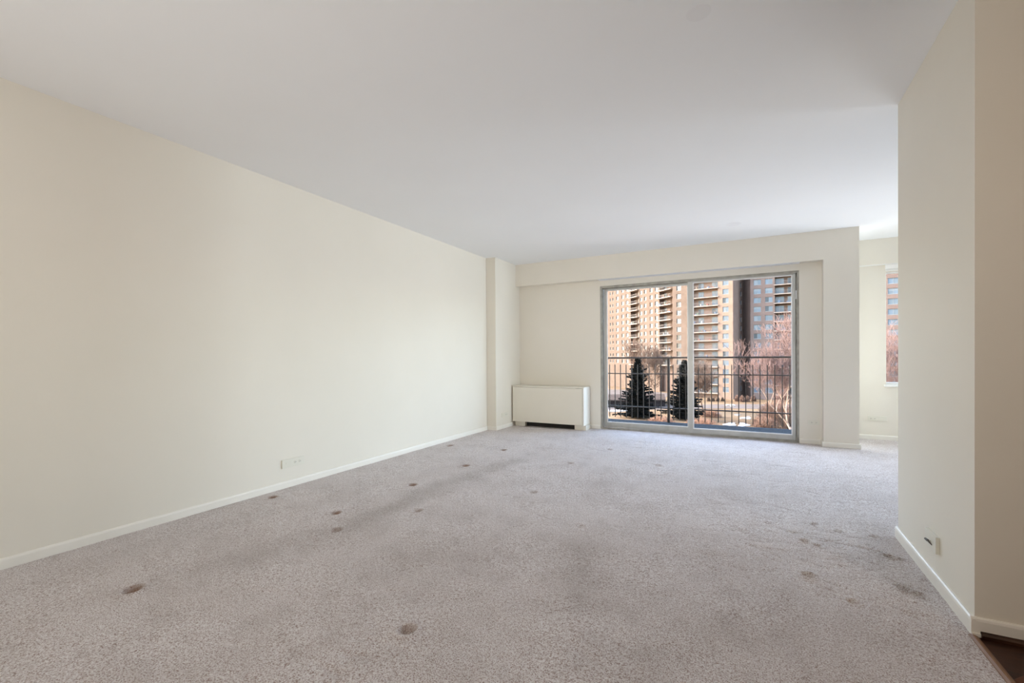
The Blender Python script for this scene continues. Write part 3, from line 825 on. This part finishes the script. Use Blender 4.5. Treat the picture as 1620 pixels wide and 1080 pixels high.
# 1: long sunlit tower on the left of the view, two dark balcony stacks, and its nearer end bay
TA = (880, 261.3); TB = (1064.5, 160.5)
t1 = empty('apartment_tower', tuple(ext(1000, 180, GZ)))
tag(t1, 'long sunlit tan brick apartment tower with two dark balcony stacks behind the left glass panel', 'building')
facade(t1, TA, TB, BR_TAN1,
       [(902, 2.0, 1.5), (916, 2.0, 1.5), (928, 1.9, 1.5), (939, 1.9, 1.5), (950, 1.4, 1.4), (957.5, 1.5, 1.4), (966.2, .95, 1.25), (970.4, .95, 1.25), (977, 1.9, 1.5), (985.6, 1.9, 1.5), (992.6, 1.8, 1.5), (1014.6, 1.6, 1.5), (1021.2, 1.6, 1.5), (1030.6, 1.75, 1.6), (1038.8, 1.75, 1.6)],
       [(998.2, 1010.8, 1.9, 1.0, [(1005.5, 1.8)]), (1043.6, 1064.0, 1.9, 1.0, [(1046.5, 1.6), (1061.5, 1.6)])], (1021.3, 516.3), (-5, 9), 42)
TC = (1065.0, 151.5); TD = (1091.5, 146.0)
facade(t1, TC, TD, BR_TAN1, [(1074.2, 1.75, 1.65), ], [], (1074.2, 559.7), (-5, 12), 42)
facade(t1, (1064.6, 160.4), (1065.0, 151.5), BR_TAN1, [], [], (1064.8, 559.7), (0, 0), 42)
pA, pB, pC, pD = ext(*TA), ext(*TB), ext(*TC), ext(*TD)
nb = (pB - pA).normalized(); nbk = Vector((-nb.y, nb.x, 0))
if nbk.dot(pA) < 0: nbk = -nbk
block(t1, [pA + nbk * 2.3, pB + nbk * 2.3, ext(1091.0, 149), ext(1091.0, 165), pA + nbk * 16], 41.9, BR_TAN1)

# 2: sunlit face with wide balconies right of the centre stile, and its shaded flank
t2 = empty('apartment_tower', tuple(ext(1130, 141, GZ)))
tag(t2, 'middle tower with wide light balcony slabs on its sunlit face and a dark brown flank', 'building')
TE = (1092.0, 145.5); TG = (1159.8, 136.6)
facade(t2, TE, TG, BR_TAN, [(1148.3, 1.75, 1.6)],
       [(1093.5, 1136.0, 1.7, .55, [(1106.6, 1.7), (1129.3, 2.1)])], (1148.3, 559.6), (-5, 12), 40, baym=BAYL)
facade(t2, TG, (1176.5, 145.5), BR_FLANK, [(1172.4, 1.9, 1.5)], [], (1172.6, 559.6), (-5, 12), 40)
pE, pG = ext(*TE), ext(*TG)
ne = (pG - pE).normalized(); nek = Vector((-ne.y, ne.x, 0))
if nek.dot(pE) < 0: nek = -nek
block(t2, [ext(1092.4, 148), pG + nek * 1.6 - ne * .6, ext(1176.0, 145.5) - ne * .6, ext(1176.0, 150) , ext(1092.4, 160)], 39.9, BR_BRN)

# 3: shaded tower on the right, seen in both windows
t3 = empty('apartment_tower', tuple(ext(1240, 134, GZ)))
tag(t3, 'shaded brown brick apartment tower behind the pink bare tree at the right', 'building')
TH = (1187.5, 138.5); TI = (1480, 114.5)
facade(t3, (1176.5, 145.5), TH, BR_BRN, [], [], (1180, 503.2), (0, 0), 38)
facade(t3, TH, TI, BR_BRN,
       [(1198.3, 2.0, 1.6), (1216.6, 2.0, 1.6), (1290, 2.0, 1.6), (1312, 2.0, 1.6), (1338, 2.0, 1.6), (1385, 2.0, 1.6), (1413.5, 2.3, 1.55), (1440, 2.0, 1.6)],
       [(1226, 1266, 1.5, .5, [(1233, 2.3), (1252, 2.0)])], (1198.3, 503.2), (-8, 6), 38)
pH, pI = ext(*TH), ext(*TI)
nh = (pI - pH).normalized(); nhk = Vector((-nh.y, nh.x, 0))
if nhk.dot(pH) < 0: nhk = -nhk
block(t3, [ext(1177.5, 146.2), pH + nhk * 1.9, pI + nhk * 1.9, pI + nhk * 15, ext(1180, 158)], 37.9, BR_BRN)

# low flat garage between the conifers and the left tower
GAR = noisy('garage_wall', (0.020, 0.016, 0.016), (0.030, 0.024, 0.024), .5, .9)
ga = empty('low_garage', tuple(ext(985, 125, GZ)))
tag(ga, 'low brown flat-roofed garage behind the left conifer', 'building')
q0, q1, q2, q3 = ext(900, 118, 0), ext(1052, 118, 0), ext(1050, 134, 0), ext(905, 134, 0)
lo = ga.location
MB().prism([(p.x - lo.x, p.y - lo.y) for p in (q0, q1, q2, q3)], 'z', 0, 1.7).build('garage_wall', GAR, ga)
MB().prism([(p.x - lo.x, p.y - lo.y) for p in (ext(899, 117.3), ext(1053, 117.3), ext(1051, 134.6), ext(904, 134.6))], 'z', 1.7, 2.0).build('roof', noisy('garage_roof', (.045, .033, .028), (.07, .052, .044), .4, .9), ga)

# ------------------------------------------------------------------ vegetation
def bark(name, a, b_): return noisy(name, a, b_, 2.0, .9)
BARK_P = bark('pink_bark', (0.115, 0.075, 0.068), (0.16, 0.108, 0.098)); BARK_L = bark('pale_limb', (0.25, 0.18, 0.14), (0.33, 0.25, 0.20))
BARK_B = bark('brown_bark', (0.085, 0.055, 0.040), (0.12, 0.08, 0.06)); BARK_D = bark('dark_bark', (0.03, 0.022, 0.02), (0.05, 0.038, 0.032))
def bare_tree(name, label, px, d, height, spread, seed, mt, ml, levels=6, r0=.22, lean=(0, 0), twig=.02, fork=3, group=None, trunkfrac=.24, cat='tree'):
    r = random.Random(seed)
    base = ext(px, d, GZ)
    root = empty(name, tuple(base))
    tag(root, label, cat, group)
    trunk = MB(); limbs = MB(); twigs = MB()
    def grow(p, dirv, L, rad, lev):
        mb = trunk if lev == 0 else limbs if lev <= 2 else twigs
        nseg = 3 if lev < 3 else 2
        cur = p; dv = dirv.copy(); rr = rad
        for s in range(nseg):
            dv = (dv + Vector((r.gauss(0, .13), r.gauss(0, .13), r.gauss(.03, .08)))).normalized()
            nx = cur + dv * (L / nseg); r2 = max(twig, rr * .84)
            mb.tube(cur, nx, rr, r2, 5 if lev < 2 else 3)
            if lev < levels and lev > 0 and s < nseg - 1 and r.random() < .75:
                side = Vector((r.gauss(0, 1), r.gauss(0, 1), r.gauss(.25, .6))).normalized()
                grow(nx, (dv * .55 + side * .65).normalized(), L * r.uniform(.5, .75), max(twig, r2 * .55), lev + 1)
            cur = nx; rr = r2
        if lev < levels:
            n = fork if lev < 3 else 2 + (r.random() < .6)
            a0 = r.uniform(0, 6.28)
            for k in range(n):
                a = a0 + 2 * math.pi * k / n + r.gauss(0, .3)
                out = Vector((math.cos(a), math.sin(a), 0))
                side = out * spread * r.uniform(.6, 1.1) + Vector((0, 0, r.uniform(.3, .9)))
                grow(cur, (dv * .6 + side).normalized(), L * r.uniform(.62, .86) if lev else L * r.uniform(.8, 1.1), max(twig, rr * .68), lev + 1)
    grow(Vector((0, 0, 0)), Vector((lean[0], lean[1], 1)).normalized(), height * trunkfrac, r0, 0)
    for mb, nm, mm in ((trunk, 'trunk', ml), (limbs, 'limbs', ml), (twigs, 'twigs', mt)):
        if mb.v:
            o = mesh_obj(nm, mb.v, mb.f, mm, root)
            if nm == 'twigs': o['kind'] = 'stuff'
    return root
# bare trees
bare_tree('bare_tree', 'big pinkish bare tree filling the lower right of the glass door', 1272, 62, 18.3, .75, 5, BARK_P, BARK_L, 7, .26, (-.2, .1), .0155, 3, 'bare trees outside')
bare_tree('bare_tree', 'pinkish bare tree seen through the far window of the dining end', 1432, 52, 15.2, .7, 11, BARK_P, BARK_L, 7, .24, (-.05, 0), .012, 3, 'bare trees outside')
bare_tree('bare_tree', 'brown bare tree standing behind the left conifer', 1017, 112, 19, .55, 21, BARK_B, BARK_B, 6, .28, (0, 0), .035, 3, 'bare trees outside')
bare_tree('bare_tree', 'small brown bare tree between the centre stile and the sunlit tower', 1112, 104, 13.5, .75, 33, BARK_B, BARK_B, 6, .2, (.1, 0), .03, 3, 'bare trees outside')

NEEDLE = noisy('needles', (0.004, 0.0045, 0.004), (0.010, 0.011, 0.010), 1.5, .85)
def conifer(label, px, d, height, rad, seed):
    r = random.Random(seed)
    root = empty('conifer', tuple(ext(px, d, GZ)))
    tag(root, label, 'tree', 'dark conifers outside')
    MB().tube((0, 0, 0), (0, 0, height * .98), .22, .03, 7).build('trunk', BARK_D, root)
    m = MB(); br = MB()
    z = .6
    while z < height - .2:
        t = z / height
        R0 = rad * (1 - t) ** .80 * r.uniform(.55, 1.15) + .16
        n = 7 if t < .7 else 5
        a0 = r.uniform(0, 6.28)
        for k in range(n):
            a = a0 + 2 * math.pi * k / n + r.gauss(0, .18)
            L = R0 * r.uniform(.5, 1.25)
            dr = Vector((math.cos(a), math.sin(a), -.18 + .45 * t)).normalized()
            p0 = Vector((0, 0, z)); p1 = p0 + dr * L + Vector((0, 0, .12 * L))
            br.tube(p0, p1, .035, .012, 3)
            sd = Vector((-math.sin(a), math.cos(a), 0))
            ns = max(3, int(L / .26))
            for q in range(ns):
                f = (q + .6) / ns
                c = p0.lerp(p1, f)
                wd = (.22 + .55 * L * (1 - f) * .45 + .12) * r.uniform(.7, 1.25)
                for s in (-1, 1):
                    tip = c + sd * s * wd + dr * wd * .55 + Vector((0, 0, r.uniform(-.22, .08)))
                    up_ = Vector((0, 0, r.uniform(.05, .14)))
                    w0 = dr * .16
                    b = len(m.v)
                    m.v += [tuple(c - w0), tuple(c + w0 + up_), tuple(tip), tuple((c + tip) / 2 - Vector((0, 0, r.uniform(.15, .32))))]
                    m.f += [(b, b + 1, b + 2), (b, b + 2, b + 3)]; m.m += [0, 0]
        z += .30 + .12 * (1 - t)
    o = mesh_obj('branches', br.v, br.f, BARK_D, root)
    o2 = mesh_obj('needle_sprays', m.v, m.f, NEEDLE, root); o2['kind'] = 'stuff'
    return root
conifer('dark conifer behind the railing in the left glass panel, left one of the pair', 1009, 97, 13.2, 4.7, 3)
conifer('dark conifer behind the railing beside the centre stile, right one of the pair', 1083, 94, 12.6, 4.6, 8)

# shrubs: twiggy mounds
def shrub(label, px, d, w, h, seed, mat, n=900, name='bare_shrub', group='bare shrubs on the lawn', tw=.02, base=0.0):
    r = random.Random(seed)
    root = empty(name, tuple(ext(px, d, GZ + base)))
    tag(root, label, 'shrub', group)
    m = MB(); st = MB()
    for k in range(14):
        a = r.uniform(0, 6.28); q = r.uniform(.2, .75)
        st.tube((0.1 * math.cos(a), .1 * math.sin(a), 0), (w * q * math.cos(a), w * q * math.sin(a), h * .7), .05, .02, 4)
    for k in range(n):
        a = r.uniform(0, 6.28); el = math.asin(r.uniform(0, 1)); q = r.uniform(.35, .95)
        c = Vector((w * q * math.cos(a) * math.cos(el), w * q * math.sin(a) * math.cos(el), h * q * math.sin(el) * .98))
        dv = Vector((math.cos(a) * math.cos(el), math.sin(a) * math.cos(el), math.sin(el) + .4)) + Vector((r.gauss(0, .5), r.gauss(0, .5), r.gauss(0, .3)))
        dv.normalize(); L = r.uniform(.25, .7) * max(w, h) * .32
        mid = c + dv * L * .5; m.tube(c - dv * L * .4, mid, tw, tw * .8, 3)
        for s in range(2):
            d2 = (dv + Vector((r.gauss(0, .5), r.gauss(0, .5), r.gauss(0, .4)))).normalized(); m.tube(mid, mid + d2 * L * .5, tw * .8, tw * .5, 3)
    st.build('stems', BARK_D if mat is BARK_D else BARK_B, root)
    o = mesh_obj('twigs', m.v, m.f, mat, root); o['kind'] = 'stuff'
HEDGE = bark('hedge_twigs', (0.12, 0.073, 0.055), (0.17, 0.108, 0.083)); RUST = bark('rust_twigs', (0.155, 0.085, 0.06), (0.22, 0.13, 0.09))
shrub('broad rounded brown hedge mound in front of the right tower', 1228, 88, 3.6, 4.6, 51, HEDGE, 2600, tw=.028)
shrub('second brown hedge mound at the right edge of the glass door', 1270, 80, 3.1, 4.8, 52, HEDGE, 2600, tw=.028)
shrub('dark branchy shrub low at the right edge behind the railing', 1246, 71, 2.4, 5.4, 53, BARK_D, 420, tw=.022)
shrub('brown shrub left of the dark branchy one', 1212, 78, 2.0, 2.9, 54, HEDGE, 1600, tw=.026)
shrub('low brown shrub next to the snow patches', 1200, 84, 1.2, 1.9, 55, HEDGE, 900, tw=.026)
shrub('rust-coloured low shrub right of the right conifer', 1110, 84, 3.2, 1.5, 56, RUST, 1100, tw=.024)
shrub('rust-coloured low shrub between the two conifers', 1045, 87, 3.0, 1.6, 57, RUST, 1000, tw=.024)
shrub('rust-coloured shrub beside the road behind the railing', 1124, 98, 2.4, 1.6, 58, RUST, 700, tw=.026)
# foundation bushes in a row along the sunlit tower
EVER = noisy('bush_leaves', (0.085, 0.055, 0.04), (0.14, 0.10, 0.075), 2.0, .9)
for k, px in enumerate((1121, 1128, 1135.5, 1143)):
    shrub(['clipped foundation bush, first from the left in the row under the sunlit tower', 'clipped foundation bush, second from the left under the sunlit tower', 'clipped foundation bush, third from the left under the sunlit tower', 'clipped foundation bush, rightmost of the row under the sunlit tower'][k], px, 131.5, .46, 1.25, 70 + k, EVER, 420, 'foundation_bush', 'foundation bushes', .05)
for k, (px, d) in enumerate(((1166, 131), (1174, 129), (1182, 130), (1192, 131))):
    shrub(['russet bush at the corner of the brown flank', 'russet bush, second along the foot of the brown flank', 'russet bush at the inner corner between the two right towers', 'russet bush at the left foot of the shaded tower'][k], px, d, .68, 1.9, 80 + k, HEDGE, 420, 'russet_bush', 'russet bushes at the tower foot', .05)
# pale boulders by the road
BOUL = noisy('pale_stone', (0.28, 0.24, 0.21), (0.36, 0.32, 0.28), 2.0, .9)
for k, (px, d, s, lab) in enumerate(((1151, 119, .45, 'pale boulder by the road, left of two'), (1158.5, 118, .55, 'pale boulder by the road, right of two'))):
    bm = bmesh.new(); bmesh.ops.create_icosphere(bm, subdivisions=2, radius=s)
    r = random.Random(k)
    for v in bm.verts:
        v.co *= r.uniform(.82, 1.12); v.co.z *= .7; v.co.x *= 1.25
    me = bpy.data.meshes.new('boulder'); bm.to_mesh(me); bm.free(); me.materials.append(BOUL)
    o = bpy.data.objects.new('boulder', me); COL.objects.link(o); o.location = ext(px, d, GZ + s * .45)
    tag(o, lab, 'boulder', 'pale boulders by the road')

# rough outdoor surfaces have no gloss to speak of
for _m in (BR_TAN1, BR_TAN, BR_FLANK, BR_BRN, BAYM, BAYL, SLABM, ROADM, GAR, SNOW, HEDGE, RUST, EVER, BOUL, BARK_P, BARK_L, BARK_B, BARK_D, NEEDLE, bpy.data.materials['winter_grass'], bpy.data.materials['garage_roof']):
    bsdf(_m).inputs['Specular IOR Level'].default_value = 0.04
